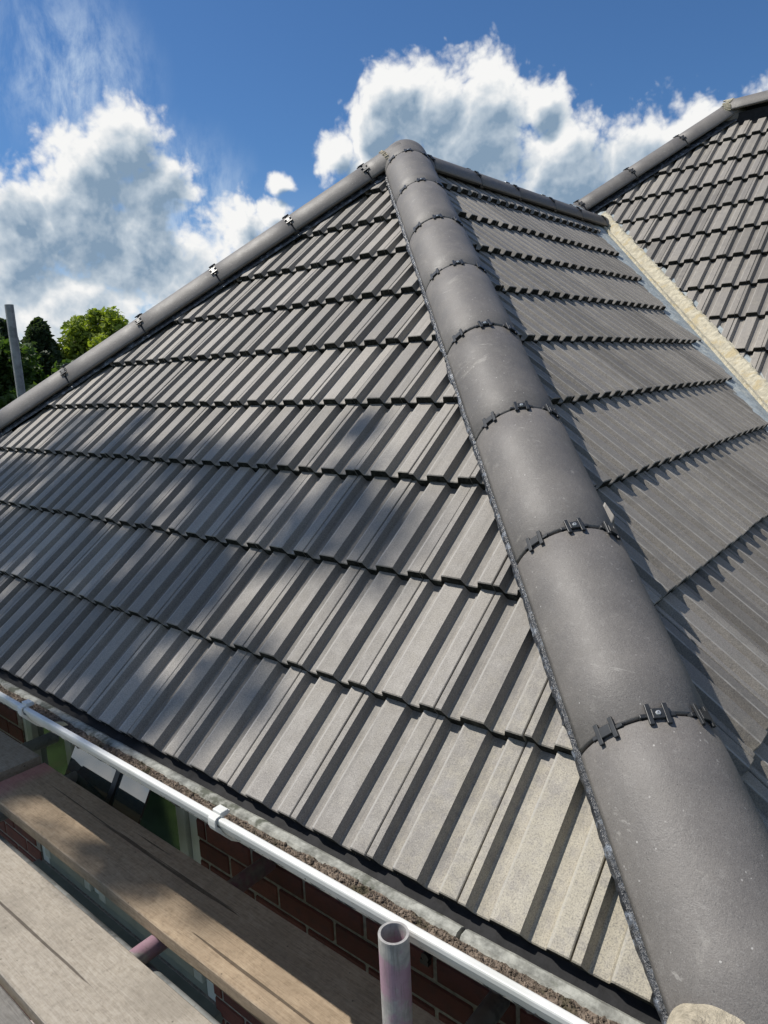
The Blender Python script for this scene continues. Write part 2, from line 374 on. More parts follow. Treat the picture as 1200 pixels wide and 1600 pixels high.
# ------------------------------------------------------------------ roof geometry (metres)
AP = Vector((-2.37588, 3.15031, 1.11501 + H))       # where the three upper planes meet
PA, PB, PL = .709148, .712575, .66377               # pitches of front, right and left slopes
TA, TB, TL = math.tan(PA), math.tan(PB), math.tan(PL)
X, Y, Z = Vector((1, 0, 0)), Vector((0, 1, 0)), Vector((0, 0, 1))
vA = Vector((0, math.cos(PA), math.sin(PA))); nA = X.cross(vA)
vB = Vector((-math.cos(PB), 0, math.sin(PB))); nB = Y.cross(vB)
dR = Vector((1 / TB, -1 / TA, -1)).normalized()      # right hip, downwards
dL = Vector((-1 / TL, -1 / TA, -1)).normalized()     # left hip, downwards
GA, GB, GC = .30351, .31849, .3083
DA, DB = .30041, .25241                              # tail of the ninth course below the apex
DC = 2.455                                           # main roof plane set back
CAP = AP + Vector((.68, DC + .955, .80))             # peak of the main roof
dC = (Vector((-.909, -.817, -.70))).normalized()
TILE_L = .386

# profile of one tile across its width (u, height)
PROF = [(.0008, -.0015), (.002, .0), (.016, .0), (.0225, -.0195), (.025, -.0212), (.052, -.0212), (.0545, -.0192), (.0610, -.0012), (.0630, .0),
        (.116, .0), (.1225, -.0195), (.125, -.0212), (.152, -.0212), (.1545, -.0192), (.1610, -.0012), (.1630, .0), (.1965, .0), (.1982, -.0015)]
TH = .0245
def tile_bm():
    bm = bmesh.new(); rows = []
    for v, dz in ((0.0, -.0022), (.0022, .0), (TILE_L, 0.0)):
        rows.append([bm.verts.new((u, v, z + dz)) for u, z in PROF])
    bot = []
    for v in (0.0, TILE_L): bot.append([bm.verts.new((u, v, z - TH if v == 0 else z - .012)) for u, z in PROF])
    n = len(PROF)
    for a, b in ((0, 1), (1, 2)):
        for i in range(n - 1): bm.faces.new((rows[a][i], rows[a][i + 1], rows[b][i + 1], rows[b][i]))
    for i in range(n - 1):
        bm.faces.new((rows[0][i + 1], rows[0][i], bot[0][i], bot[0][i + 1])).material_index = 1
        bm.faces.new((rows[2][i], rows[2][i + 1], bot[1][i + 1], bot[1][i]))
        bm.faces.new((bot[0][i], bot[1][i], bot[1][i + 1], bot[0][i + 1]))
    bm.faces.new((rows[0][0], rows[1][0], rows[2][0], bot[1][0], bot[0][0]))
    bm.faces.new((rows[0][-1], bot[0][-1], bot[1][-1], rows[2][-1], rows[1][-1]))
    return bm
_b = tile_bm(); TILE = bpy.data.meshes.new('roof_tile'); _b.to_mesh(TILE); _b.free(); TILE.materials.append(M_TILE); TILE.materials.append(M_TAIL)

def lay_tile(parent, o, u, v, n, step, g, cuts, label=None):
    """one tile with its tail corner at o; cuts = [(point, normal, ragged)]: keep the side the normal points to"""
    tilt = math.atan2(step, g) ; vt = (v * math.cos(tilt) - n * math.sin(tilt)).normalized(); nt = u.cross(vt)
    jit = Matrix.Rotation(random.gauss(0, .0022), 4, nt) @ Matrix.Rotation(random.gauss(0, .003), 4, u)
    u2 = (jit @ u).normalized(); v2 = (jit @ vt); n2 = u2.cross(v2).normalized(); v2 = n2.cross(u2)
    o2 = o + v * random.gauss(0, .0012) + n * random.gauss(0, .0006) + u * random.gauss(0, .0004)
    Mx = frame_m(o2, u2, v2, n2); Mi = Mx.inverted(); me = TILE; cs = [Mx @ Vector((a, b, 0)) for a in (0, .2) for b in (0, TILE_L)]
    need = []
    for p, nn in cuts:
        ds = [(c - p).dot(nn) for c in cs]
        if max(ds) < .004: return None
        if min(ds) < 0: need.append((p, nn))
    if need:
        bm = tile_bm()
        for p, nn in need:
            pl = Mi @ p; nl = (Mi.to_3x3() @ nn).normalized(); nl = (nl + Vector((random.gauss(0, .02), random.gauss(0, .02), 0))).normalized()
            r = bmesh.ops.bisect_plane(bm, geom=bm.verts[:] + bm.edges[:] + bm.faces[:], plane_co=pl, plane_no=nl, clear_inner=True)
            ed = [e for e in r['geom_cut'] if isinstance(e, bmesh.types.BMEdge)]
            if ed:
                try: bmesh.ops.edgeloop_fill(bm, edges=ed)
                except Exception: pass
        if len(bm.faces) < 4: bm.free(); return None
        me = bpy.data.meshes.new('roof_tile'); bm.to_mesh(me); bm.free(); me.materials.append(M_TILE); me.materials.append(M_TAIL)
    return obj('roof_tile', me, None, parent, Mx)

# ================================================================== the house extension
EXT = thing('house_extension', Vector((-2.5, 3.0, 0)), 'brick extension with a hipped roof of dark ribbed tiles, filling the foreground', 'house')
STEP = .0260
def deck(name, pts, parent, n, drop=.05, th=.02, mat=M_FELT):
    a = [p - n * drop for p in pts]; b = [p - n * (drop + th) for p in pts]; k = len(pts)
    return obj(name, MB().add(a + b, [tuple(range(k)), tuple(range(2 * k - 1, k - 1, -1))] + [(i, k + i, k + (i + 1) % k, (i + 1) % k) for i in range(k)]).me(name), mat, parent)
sA = DA + 9 * GA; zE = sA * math.sin(PA) + .01
tR = zE / -dR.z; tL = zE / -dL.z
pR, pL = AP + dR * tR, AP + dL * tL
yb = DC - .02
slopeA = deck('roof_slope', [pL, pR, AP], EXT, nA); slopeA['label'] = 'triangular front slope of dark ribbed tiles'
slopeB = deck('roof_slope', [pR, Vector((pR.x, AP.y + DC - (zE) / TA, pR.z)), AP + Vector((0, yb, 0)), AP], EXT, nB); slopeB['label'] = 'right slope of dark ribbed tiles crossed by long toothed shadows'
nL = Vector((-math.sin(PL), 0, math.cos(PL)))
slopeL = deck('roof_slope', [AP, AP + Vector((0, yb, 0)), Vector((pL.x, AP.y + DC + .6, pL.z)), pL], EXT, nL, .02); slopeL['label'] = 'left slope on the far side'
# cutting planes (vertical planes through hips and the valley)
upR = (Z - dR * dR.z).normalized(); wR = dR.cross(upR).normalized()
if wR.y > 0: wR = -wR                                # wR points to the front slope
upL = (Z - dL * dL.z).normalized(); wL = dL.cross(upL).normalized()
if wL.x < 0: wL = -wL                                # wL points to the front slope
X0 = AP.x + 1.58461
for r in range(10):
    s = DA + (9 - r) * GA; o0 = AP - vA * s
    for j in range(-22, 9):
        lay_tile(slopeA, Vector((X0 + .2 * j, o0.y, o0.z)), X, vA, nA, STEP, GA, [(AP + wR * .012, wR), (AP + wL * .012, wL)])
top = AP - vA * (DA - GA)
# right slope: hip to valley
vd = Vector((1, -1, -TB)).normalized(); vside = Vector((-1, -1, 0)).normalized()
VJ = AP + Vector((0, DC, 0))
for r in range(-1, 10):
    s = DB + (9 - r) * GB; o0 = AP - vB * s
    for j in range(-16, 20):
        y = AP.y - 1.22 + .2 * j
        if y > AP.y + DC: continue
        lay_tile(slopeB, Vector((o0.x, y, o0.z)), Y, vB, nB, STEP, GB, [(AP - wR * .012, -wR), (VJ + vside * .165, vside)])

# ---- half-round hip and ridge tiles
RO, RI, HL = .125, .108, .4445
def arc_mesh(L, a0=-80, a1=80, ro=RO, ri=RI, n=30, name='hip_tile', bev=.004, m=4):
    """runs along +x, crown to +z"""
    mb = MB(); secs = [(0, ro - bev), (bev, ro)] + [(L * i / m, ro) for i in range(1, m)] + [(L - bev, ro), (L, ro - bev)]
    vs = []; k = n + 1
    for x, rr in secs:
        for i in range(k):
            t = R_(a0 + (a1 - a0) * i / n); vs.append((x, math.sin(t) * rr, math.cos(t) * rr))
    ns = len(secs)
    for x in (L, 0):
        for i in range(k):
            t = R_(a0 + (a1 - a0) * i / n); vs.append((x, math.sin(t) * ri, math.cos(t) * ri))
    fs = []; ns2 = ns + 2
    for q in range(ns2):
        q2 = (q + 1) % ns2
        for i in range(n): fs.append((q * k + i, q * k + i + 1, q2 * k + i + 1, q2 * k + i))
    fs.append(tuple(q * k for q in range(ns2))); fs.append(tuple(q * k + n for q in range(ns2))[::-1])
    me = mb.add(vs, fs).me(name)
    bm = bmesh.new(); bm.from_mesh(me); bmesh.ops.recalc_face_normals(bm, faces=bm.faces); bm.to_mesh(me); bm.free()
    for p in me.polygons: p.use_smooth = len(p.vertices) == 4 and abs(p.normal.x) < .9
    return me
HIPM = arc_mesh(HL); HIPM.materials.append(M_HIP)
SEAL = arc_mesh(.034, -86, 86, .1165, .106, 24, 'joint_seal', .001, 1); SEAL.materials.append(M_BLACK)
def clip_mesh():
    mb = MB()
    for s in (-1, 1): mb.box((-.0215, s * .0165 - .0048, .0005), (.0215, s * .0165 + .0048, .0065))
    mb.box((-.0105, -.0120, .0015), (.0105, .0120, .0075)); mb.box((-.004, -.034, -.010), (.004, .034, .0005))
    me = bevelled(mb.me('union_clip'), .0012, 2); me.materials.append(M_CLIP); me.materials.append(M_SCREW); return me
def with_screw(me):
    m2 = me.copy(); bm = bmesh.new(); bm.from_mesh(m2)
    r = bmesh.ops.create_cone(bm, cap_ends=True, segments=14, radius1=.0052, radius2=.0040, depth=.0022, matrix=Matrix.Translation((0, 0, .0086)))
    for v in r['verts']:
        for f in v.link_faces: f.material_index = 1
    for a, b in (((-.003, -.0006), (.003, .0006)), ((-.0006, -.003), (.0006, .003))):
        c = bmesh.ops.create_cube(bm, size=1, matrix=Matrix.Translation((0, 0, .0097)) @ Matrix.Diagonal((b[0] - a[0], b[1] - a[1], .0004, 1)))
    bm.to_mesh(m2); bm.free(); return m2
CLIP = clip_mesh(); CLIPS = with_screw(CLIP)
def hip_run(parent, base, d, up, w, hgt, joints, tstart, tend, angs, rev=False, seals=True, lab=None):
    """joints: distances along d where tiles butt"""
    ax0 = base + up * hgt; x = d; y = w; z = up
    if x.cross(y).dot(z) < 0: y = -w
    cuts = [tstart] + joints + [tend]
    for a, b in zip(cuts, cuts[1:]):
        L = b - a - .006
        if L < .03: continue
        me = HIPM if abs(L - HL) < .008 else None
        if me is None: me = arc_mesh(L); me.materials.append(M_HIP)
        rx = Matrix.Rotation(random.gauss(0, .006), 4, 'X')
        o = obj('hip_tile', me, None, parent, frame_m(ax0 + d * (a + .003) + up * random.gauss(0, .0012), x, y, z) @ rx)
        if a in joints and seals:
            Mj = frame_m(ax0 + d * a, x, y, z)
            obj('joint_seal', SEAL, None, o, Mj @ Matrix.Translation((-.017, 0, 0)))
            for q, t in enumerate(angs):
                tt = R_(t) * (1 if y.dot(w) > 0 else -1)
                Mc = Mj @ Matrix.Rotation(-tt, 4, 'X') @ Matrix.Translation((random.gauss(0, .001), 0, RO + .0004)) @ Matrix.Rotation(random.gauss(0, .05), 4, 'Z') @ Matrix.Diagonal((.86, .86, .9, 1))
                obj('union_clip', CLIPS if q == 1 else CLIP, None, o, Mc)
    return ax0
jR = sorted(3.33093 - .449396 * i for i in range(8))
hR = -.0597
hip_run(EXT, AP, dR, upR, wR, hR, jR, -.02, 3.775, (46, 6, -34))
jLh = [.225, .686, 1.146, 1.613, 2.09, 2.545, 3.0, 3.455]
baseL = AP - X * .009
hip_run(EXT, baseL, dL, upL, wL, hR, jLh, 0.0, 3.9, (46, 6, -34))
jD = [.10, .553, .999, 1.475, 1.898, 2.33]
hip_run(EXT, AP, Y, Z, X, -.1059, jD, .02, DC + .12, (46, 6, -34))
# rounded mitre where the three runs meet
bm = bmesh.new(); bmesh.ops.create_uvsphere(bm, u_segments=40, v_segments=20, radius=.1262)
bmesh.ops.delete(bm, geom=[v for v in bm.verts if v.co.z < -.02], context='VERTS')
me = bpy.data.meshes.new('mitre_cap'); bm.to_mesh(me); bm.free(); obj('mitre_cap', me, M_HIP, EXT, Matrix.Translation(AP + Z * -.075 + Y * .0), True)
obj('ridge_board', MB().box((AP.x - .085, AP.y + .1, AP.z - .20), (AP.x + .085, AP.y + DC + .05, AP.z - .075)).me('ridge_board'), M_FELT, EXT)
# mortar bead round the mitre
mb = MB()
for k2 in range(26):
    t = R_(-78 + 156 * k2 / 25)
    for dirv, uu, ww in ((dL, upL, wL),):
        c = baseL + uu * hR + dirv * .10 + uu * math.cos(t) * .1255 + ww * math.sin(t) * .1255
        mb.tube(c - dirv * .008, c + dirv * (.008 + random.random() * .006), .006 + random.random() * .003, 6)
obj('mortar_bead', mb.me('mortar_bead'), M_CEM, EXT)
# crinkled underlay roll peeping out along the hip edges
def roll(parent, base, d, up, w, t0, t1, hgt, sgn, n=340):
    mb = MB(); vs = []; fs = []
    drop = .519
    for i in range(n + 1):
        t = t0 + (t1 - t0) * i / n; p = base + d * t
        wob = .006 * noise.noise(Vector((t * 9, sgn * 5, 0))) + .004 * noise.noise(Vector((t * 60, sgn * 3, 2)))
        cr = .004 * math.sin(t * 330) * (.5 + noise.noise(Vector((t * 14, 7, 0))))
        for q, (ww, hh) in enumerate(((.0, .03), (.116, -.006), (.1225 + wob * .4, -.008 + cr * .35), (.1245 + wob * .8, -.016 + cr * .2))):
            vs.append(p + w * sgn * ww + up * (-drop * ww + .010 + hh))
    for i in range(n):
        for q in range(3): a = i * 4 + q; fs.append((a, a + 1, a + 5, a + 4))
    obj('hip_underlay_roll', mb.add(vs, fs).me('hip_underlay_roll'), M_FOIL, parent)
roll(EXT, AP, dR, upR, wR, .1, 3.74, hR, 1); roll(EXT, AP, dR, upR, wR, .1, 3.74, hR, -1); roll(EXT, baseL, dL, upL, wL, .1, 3.85, hR, 1); roll(EXT, baseL, dL, upL, wL, .1, 3.85, hR, -1)
# cement plug closing the bottom of the right hip
bm = bmesh.new(); bmesh.ops.create_icosphere(bm, subdivisions=5, radius=1)
for v in bm.verts:
    v.co = Vector((v.co.x * .075, v.co.y * .119, v.co.z * .119)); v.co += v.co.normalized() * .008 * noise.noise(v.co * 22)
me = bpy.data.meshes.new('mortar_plug'); bm.to_mesh(me); bm.free()
yy = wR if dR.cross(wR).dot(upR) > 0 else -wR
obj('mortar_plug', me, M_CEM, EXT, frame_m(AP + dR * 3.775 + upR * (hR - .012), dR, yy, upR), True)

bm = bmesh.new(); bmesh.ops.create_icosphere(bm, subdivisions=5, radius=1)
for v in bm.verts:
    v.co = Vector((v.co.x * .115, v.co.y * .105, v.co.z * .062)); v.co += v.co.normalized() * .009 * noise.noise(v.co * 26)
me = bpy.data.meshes.new('mortar_fillet'); bm.to_mesh(me); bm.free()
obj('mortar_fillet', me, M_CEM, EXT, frame_m(AP + dR * 3.815 + upR * (hR + .058) + wR * .082, dR, yy, upR), True)
# ---- eaves: felt tray, weathered ledge, gutter, grit
XL, XR = -4.95, -.10
f = []
mb = MB(); n = 240; vs = []; fs = []
for i in range(n + 1):
    x = XL + (XR - XL) * i / n; wv2 = .0012 * noise.noise(Vector((x * 7, 0, 0))); w3 = .002 * noise.noise(Vector((x * 30, 3, 0)))
    for y, z in ((.98, -.800), (.872, -.889 + w3), (.846 + wv2, -.899 + w3), (.842 + wv2, -.915)): vs.append((x, y, z + H))
for i in range(n):
    for q in range(3): a = i * 4 + q; fs.append((a, a + 4, a + 5, a + 1))
obj('eaves_felt', mb.add(vs, fs).me('eaves_felt'), M_FELT, EXT)
def ledge(x0, x1):
    vs = []; fs = []; n = max(2, int((x1 - x0) * 60)); P5 = ((.846, -.940), (.846, -.894), (.838, -.889), (.824, -.890), (.8195, -.896), (.8195, -.940)); m = len(P5)
    for i in range(n + 1):
        x = x0 + (x1 - x0) * i / n
        for q, (y, z) in enumerate(P5):
            e2 = noise.noise(Vector((x * 22, q * 3, 1))) * .0009; vs.append((x, y + e2, z + H + e2 * .7))
    for i in range(n):
        for q in range(m - 1): a = i * m + q; fs.append((a, a + 1, a + 1 + m, a + m))
    fs += [tuple(range(m)), tuple(n * m + q for q in range(m))[::-1]]
    o = obj('gutter_ledge', MB().add(vs, fs).me('gutter_ledge'), M_LEDGE, EXT); return o
for a, b in ((XL, -2.62), (-2.613, -.575), (-.567, XR)): ledge(a, b)
GUT = obj('gutter', MB().prism_x([(y, z + H) for y, z in ((.7735, -.874), (.7730, -.8640), (.7715, -.8618), (.7690, -.8610), (.7615, -.8612), (.7595, -.8622), (.7585, -.8645), (.7585, -.8715), (.7595, -.8745), (.7620, -.8775), (.7640, -.8800), (.7655, -.8850), (.7700, -.8950), (.7760, -.9040), (.7900, -.9200), (.8050, -.9320),
      (.825, -.938), (.845, -.932), (.857, -.918), (.861, -.900), (.857, -.900), (.852, -.915), (.842, -.927), (.825, -.933), (.808, -.927), (.794, -.916), (.781, -.902), (.773, -.890), (.770, -.880))], XL, XR, 1).me('gutter'), M_PVC, EXT, None, False)
for x in (-3.70, -2.84, -1.979, -1.117, -.255):
    pr = [(.790, -.862), (.790, -.8560), (.766, -.8565), (.757, -.8575), (.7525, -.861), (.7515, -.866), (.7515, -.877), (.7545, -.886), (.7605, -.8935), (.768, -.902), (.774, -.909), (.787, -.925), (.804, -.938), (.825, -.943), (.85, -.937), (.85, -.933),
          (.825, -.939), (.805, -.933), (.7895, -.9205), (.7755, -.9045), (.7690, -.8955), (.7648, -.8850), (.7570, -.8775), (.7560, -.8740), (.7558, -.8640), (.7590, -.8608), (.766, -.8604), (.78, -.8604)]
    me = MB().prism_x([(y, z + H) for y, z in pr], x - .011, x + .011).me('gutter_bracket')
    b2 = obj('gutter_bracket', me, M_PVC, GUT)
    obj('bracket_clip', bevelled(MB().box((x - .014, .766, H - .862), (x + .014, .786, H - .850)).me('bracket_clip'), .002), M_PVC, GUT)
# grit bed: uneven sheet plus loose grains
vs = []; fs = []; nx, ny = 900, 9
def bedz(x, t): return -.897 + .0075 * noise.noise(Vector((x * 6, t * 1.5, 0))) + .005 * noise.noise(Vector((x * 28, t * 5, 4))) + .0035 * noise.noise(Vector((x * 90, t * 14, 9))) + .006 * abs(t - .5)
for i in range(nx + 1):
    x = XL + (XR - XL) * i / nx
    for j in range(ny + 1):
        t = j / ny; vs.append((x, .769 + .0515 * t, bedz(x, t) + H))
for i in range(nx):
    for j in range(ny): a = i * (ny + 1) + j; fs.append((a, a + 1, a + ny + 2, a + ny + 1))
gb = MB().add(vs, fs)
OCT = [(1, 0, 0), (-1, 0, 0), (0, 1, 0), (0, -1, 0), (0, 0, 1), (0, 0, -1)]; OF = [(0, 2, 4), (2, 1, 4), (1, 3, 4), (3, 0, 4), (2, 0, 5), (1, 2, 5), (3, 1, 5), (0, 3, 5)]
for i in range(15000):
    x = -2.5 + random.random() ** .8 * 2.4 if i % 5 else random.uniform(XL, -2.5); t = random.random()
    s = random.uniform(.0007, .0021) if random.random() < .95 else random.uniform(.0025, .005)
    c = (x, .771 + .048 * t, H + bedz(x, t) + s * .4)
    gb.add([(c[0] + a[0] * s * random.uniform(.7, 1.4), c[1] + a[1] * s * random.uniform(.7, 1.4), c[2] + a[2] * s * random.uniform(.5, 1)) for a in OCT], OF)
tag(obj('gutter_grit', gb.me('gutter_grit'), M_GRIT, EXT), kind='stuff')
# a pale leaf lying in the gutter
obj('fallen_leaf', MB().add([(-1.862, .792, H - .884), (-1.845, .780, H - .881), (-1.815, .786, H - .882), (-1.800, .800, H - .879), (-1.83, .804, H - .880)], [(0, 1, 2, 3, 4)]).me('fallen_leaf'), simple('dry_leaf', (.42, .33, .17), .8), None)
tag(bpy.data.objects['fallen_leaf'], 'dry tan leaf lying on the dark grit in the gutter near its left clip', 'leaf')
obj('fascia_board', MB().box((XL + .05, .864, H - .985), (-.35, .884, H - .905)).me('fascia_board'), M_FRAME, EXT)
obj('soffit', MB().box((XL + .05, .866, H - .998), (-.44, 1.178, H - .986)).me('soffit'), M_FRAME, EXT)

# ---- brick wall with window
WX0, WX1, WY = -4.6, -.42, 1.18
wz0, wz1 = H - 2.10, H - 1.09; wx0, wx1 = -3.112, -1.835
wall = MB()
def slab(a, b, c, d2): wall.box((a, WY + .0035, c), (b, WY + .11, d2))
slab(WX0, wx0, 0, H - 1.0); slab(wx1, WX1, 0, H - 1.0); slab(wx0, wx1, 0, wz0); slab(wx0, wx1, wz1, H - 1.0)
wall.box((WX1 - .10, WY + .112, 0), (WX1, 5.2, H - 1.0)); wall.box((WX0, WY + .112, 0), (WX0 + .1, 5.2, H - 1.0))
WALL = obj('brick_wall', wall.me('brick_wall'), M_JOINT, EXT)
BR = bevelled(MB().box((0, 0, 0), (.215, .10, .065)).me('brick'), .004, 1); BR.materials.append(M_BRICK)
rows = int((H - 1.0) / .075); rest = MB(); nb = 0
for r in range(rows - 1, -1, -1):
    z = H - 1.0 - (rows - r) * .075 + .004; x = WX0 + (0 if r % 2 else -.1125)
    while x < WX1 - .01:
        a, b = max(x, WX0), min(x + .215, WX1)
        segs = [(a, b)]
        if z + .065 > wz0 and z < wz1 - .0:
            segs = [(a, min(b, wx0)), (max(a, wx1), b)]
        for a2, b2 in segs:
            if b2 - a2 < .03: continue
            if z > H - 2.36 and a2 > -4.0 and nb < 285:
                nb += 1
                o = obj('brick', BR, None, WALL, Matrix.Translation((a2, WY - random.random() * .0025, z)) @ Matrix.Diagonal(((b2 - a2) / .215, 1, 1, 1)))
            else: rest.box((a2, WY, z), (b2, WY + .0034, z + .065))
        x += .225
tag(obj('brickwork', rest.me('brickwork'), M_BRICK, WALL), kind='stuff')
WIN = obj('window', MB().box((wx0 + .002, WY + .15, wz0), (wx1 - .002, WY + .16, wz1)).me('window'), M_INT, EXT)
def bar(name, a, b, par=WIN, mat=M_FRAME, bw=.004): return obj(name, bevelled(MB().box(a, b).me(name), bw), mat, par)
y0, y1 = WY + .01, WY + .075
bar('frame_jamb', (wx0, y0, wz0), (wx0 + .06, y1, wz1)); bar('frame_jamb', (wx1 - .06, y0, wz0), (wx1, y1, wz1))
bar('frame_head', (wx0 + .06, y0, wz1 - .06), (wx1 - .06, y1, wz1)); bar('frame_sill', (wx0 + .06, y0, wz0), (wx1 - .06, y1, wz0 + .055), mat=M_SASH)
bar('mullion', (-2.652, y0, wz0 + .055), (-2.588, y1, wz1 - .06))
bar('outer_sill', (wx0 - .03, WY - .045, wz0 - .05), (wx1 + .03, y1 + .0, wz0 - .002), mat=M_SASH, bw=.008)
for a, b in ((wx0 + .062, -2.654), (-2.586, wx1 - .062)):
    z0, z1 = wz0 + .057, wz1 - .062
    for p, q2 in (((a, z0), (a + .05, z1)), ((b - .05, z0), (b, z1)), ((a + .05, z0), (b - .05, z0 + .05)), ((a + .05, z1 - .05), (b - .05, z1))):
        bar('sash', (p[0], y0 - .014, p[1]), (q2[0], y0 + .04, q2[1]), mat=M_SASH if q2[0] - p[0] > .1 else M_SASHV)
    obj('pane', MB().box((a + .05, y0 + .012, z0 + .05), (b - .05, y0 + .018, z1 - .05)).me('pane'), M_GLASS, WIN)
# top-hung light standing open, its glass tilted up to the sky
th = R_(30); hp = Vector((-2.45, WY - .02, H - 1.17)); sx = Vector((0, -math.sin(th), -math.cos(th)))
Mt = frame_m(hp, X, sx, X.cross(sx))
obj('open_pane', MB().box((.02, .0, -.004), (.50, .37, .004)).me('open_pane'), M_GLASS, WIN, Mt)
obj('bar_reflection', MB().box((.31, .0, -.012), (.335, .37, -.0045)).me('bar_reflection'), M_BLACK, WIN, Mt)  # solid dark strip standing in for a reflection across the glass
# two small black cable clips on the wall
for x, z in ((-1.005, -1.345), (-.905, -1.372)):
    mb = MB().tube((x, WY - .02, H + z), (x, WY + .004, H + z), .011, 12); mb.box((x - .016, WY - .018, H + z - .024), (x + .008, WY - .004, H + z - .012))
    obj('pipe_clip', mb.me('pipe_clip'), M_BLACK, WALL)

# ================================================================== main house
MAIN = thing('main_house', Vector((0, 9, 0)), 'main house whose taller tiled roof rises behind the valley on the right', 'house')
PC0 = AP + Vector((0, DC, 0))
def onC(x, dz): return Vector((x, AP.y + DC + dz / TA, AP.z + dz))
zc = CAP.z - AP.z
hipfoot = CAP + dC * 1.9
slopeC = deck('roof_slope', [onC(CAP.x - (zc) * 1.3 - .05, 0.0), onC(0.3 + 2.6, -2.6), onC(5.5, -2.6), onC(5.5, zc), Vector((CAP.x, onC(0, zc).y, CAP.z))], MAIN, nA)
slopeC['label'] = 'front slope of the taller roof, dark ribbed tiles in full sun'
upC = (Z - dC * dC.z).normalized(); wC = dC.cross(upC).normalized()
if wC.x < 0: wC = -wC
CL = onC(CAP.x, zc)
for r in range(13):
    s = -.84895 - GC + r * GC; o0 = PC0 - vA * s
    for j in range(-8, 22):
        x = AP.x + .05 + .2 * j
        if x > 3.2: continue
        lay_tile(slopeC, Vector((x, o0.y, o0.z)), X, vA, nA, STEP, GC, [(Vector((CAP.x, CL.y, CAP.z)) + wC * .01, wC), (VJ + Vector((-.01, .01, 0)), -vside), (Vector((0, CL.y - .03, 0)), -Y)])
CH = Vector((CAP.x, CL.y, CAP.z))
hip_run(MAIN, CH, dC, upC, wC, -.045, [.46, .92, 1.38], .0, 1.72, (46, 6, -34), seals=True)
roll(MAIN, CH, dC, upC, wC, .05, 1.7, 0, 1, 200); roll(MAIN, CH, dC, upC, wC, .05, 1.7, 0, -1, 200)
hip_run(MAIN, CH, X, Z, Y, -.03, [.46, .91, 1.36, 1.81, 2.26], .0, 2.7, (46, 6, -34))
bm = bmesh.new(); bmesh.ops.create_uvsphere(bm, u_segments=32, v_segments=16, radius=.124)
me = bpy.data.meshes.new('mitre_cap'); bm.to_mesh(me); bm.free(); obj('mitre_cap', me, M_HIP, MAIN, Matrix.Translation(CH - Z * .045), True)
mb = MB()
for k2 in range(30):
    t = R_(-80 + 160 * k2 / 29); c = CH - Z * .03 + X * (.012 * math.sin(k2)) + Z * math.cos(t) * .127 + Y * math.sin(t) * .127
    mb.tube(c - X * (.02 + random.random() * .02), c + X * (.012 + random.random() * .03), .004 + random.random() * .003, 6)
obj('mortar_bead', mb.me('mortar_bead'), M_MORT, MAIN)
obj('ridge_board', MB().box((CH.x + .05, CH.y - .09, CH.z - .16), (CH.x + 2.7, CH.y + .09, CH.z - .035)).me('ridge_board'), M_FELT, MAIN)
# left and rear slopes and walls of the main house
lf = CH + dC * 3.4
obj('side_slope', MB().add([CH - Z * .05, lf - Z * .05, Vector((lf.x, lf.y + 6, lf.z - .05)), Vector((CH.x, CH.y + 4, CH.z - .05))], [(0, 1, 2, 3)]).me('side_slope'), M_TILE, MAIN)
obj('rear_slope', MB().add([CH - Z * .05, Vector((CH.x, CH.y + 4, CH.z - .05)), Vector((5.5, CH.y + 4, CH.z - 2.6)), Vector((5.5, CH.y + .02, CH.z - .05))], [(0, 1, 2, 3)]).me('rear_slope'), M_TILE, MAIN)
# ---- valley: lead trough and the pale mortar fillet
def strip(name, secs, mat, parent, t0, t1, n, ragged, thick=0):
    vs = []; fs = []; m = len(secs)
    for i in range(n + 1):
        t = t0 + (t1 - t0) * i / n; p = VJ + vd * t
        for q, (a, h2) in enumerate(secs):
            rg = ragged[q]; e1 = rg * (noise.noise(Vector((t * 9, q * 7, 1))) * 1.0 + noise.noise(Vector((t * 31, q * 7, 5))) * .8 + noise.noise(Vector((t * 95, q * 7, 5))) * .5)
            hh = h2 + (rg * .35 * noise.noise(Vector((t * 40, q * 5, 11))))
            vs.append(p + vside * (a + e1) + Z * hh)
    for i in range(n):
        for q in range(m - 1): a = i * m + q; fs.append((a, a + 1, a + m + 1, a + m))
    return obj(name, MB().add(vs, fs).me(name), mat, parent)
# a > 0 towards the extension, where the plane falls away from the valley line by tan(pitch)/sqrt2 per metre
rise = TB / math.sqrt(2)
strip('valley_lead', [(.20, .20 * rise - .034), (.125, .125 * rise - .016), (.09, .09 * rise - .012), (.03, .03 * rise - .012), (0, -.012), (-.05, .05 * rise - .012), (-.12, .12 * rise - .045)], M_LEAD, MAIN, -.1, 3.6, 300, (0, .006, .004, .003, 0, 0, 0))
strip('valley_mortar', [(.050, .050 * rise - .020), (.042, .042 * rise + .006), (.022, .022 * rise + .012), (.004, .006), (-.012, .014), (-.033, .032), (-.052, .046), (-.066, .046), (-.076, .028)], M_MORT, MAIN, -.02, 3.6, 900, (.004, .005, .003, .002, .003, .004, .007, .016, .018))

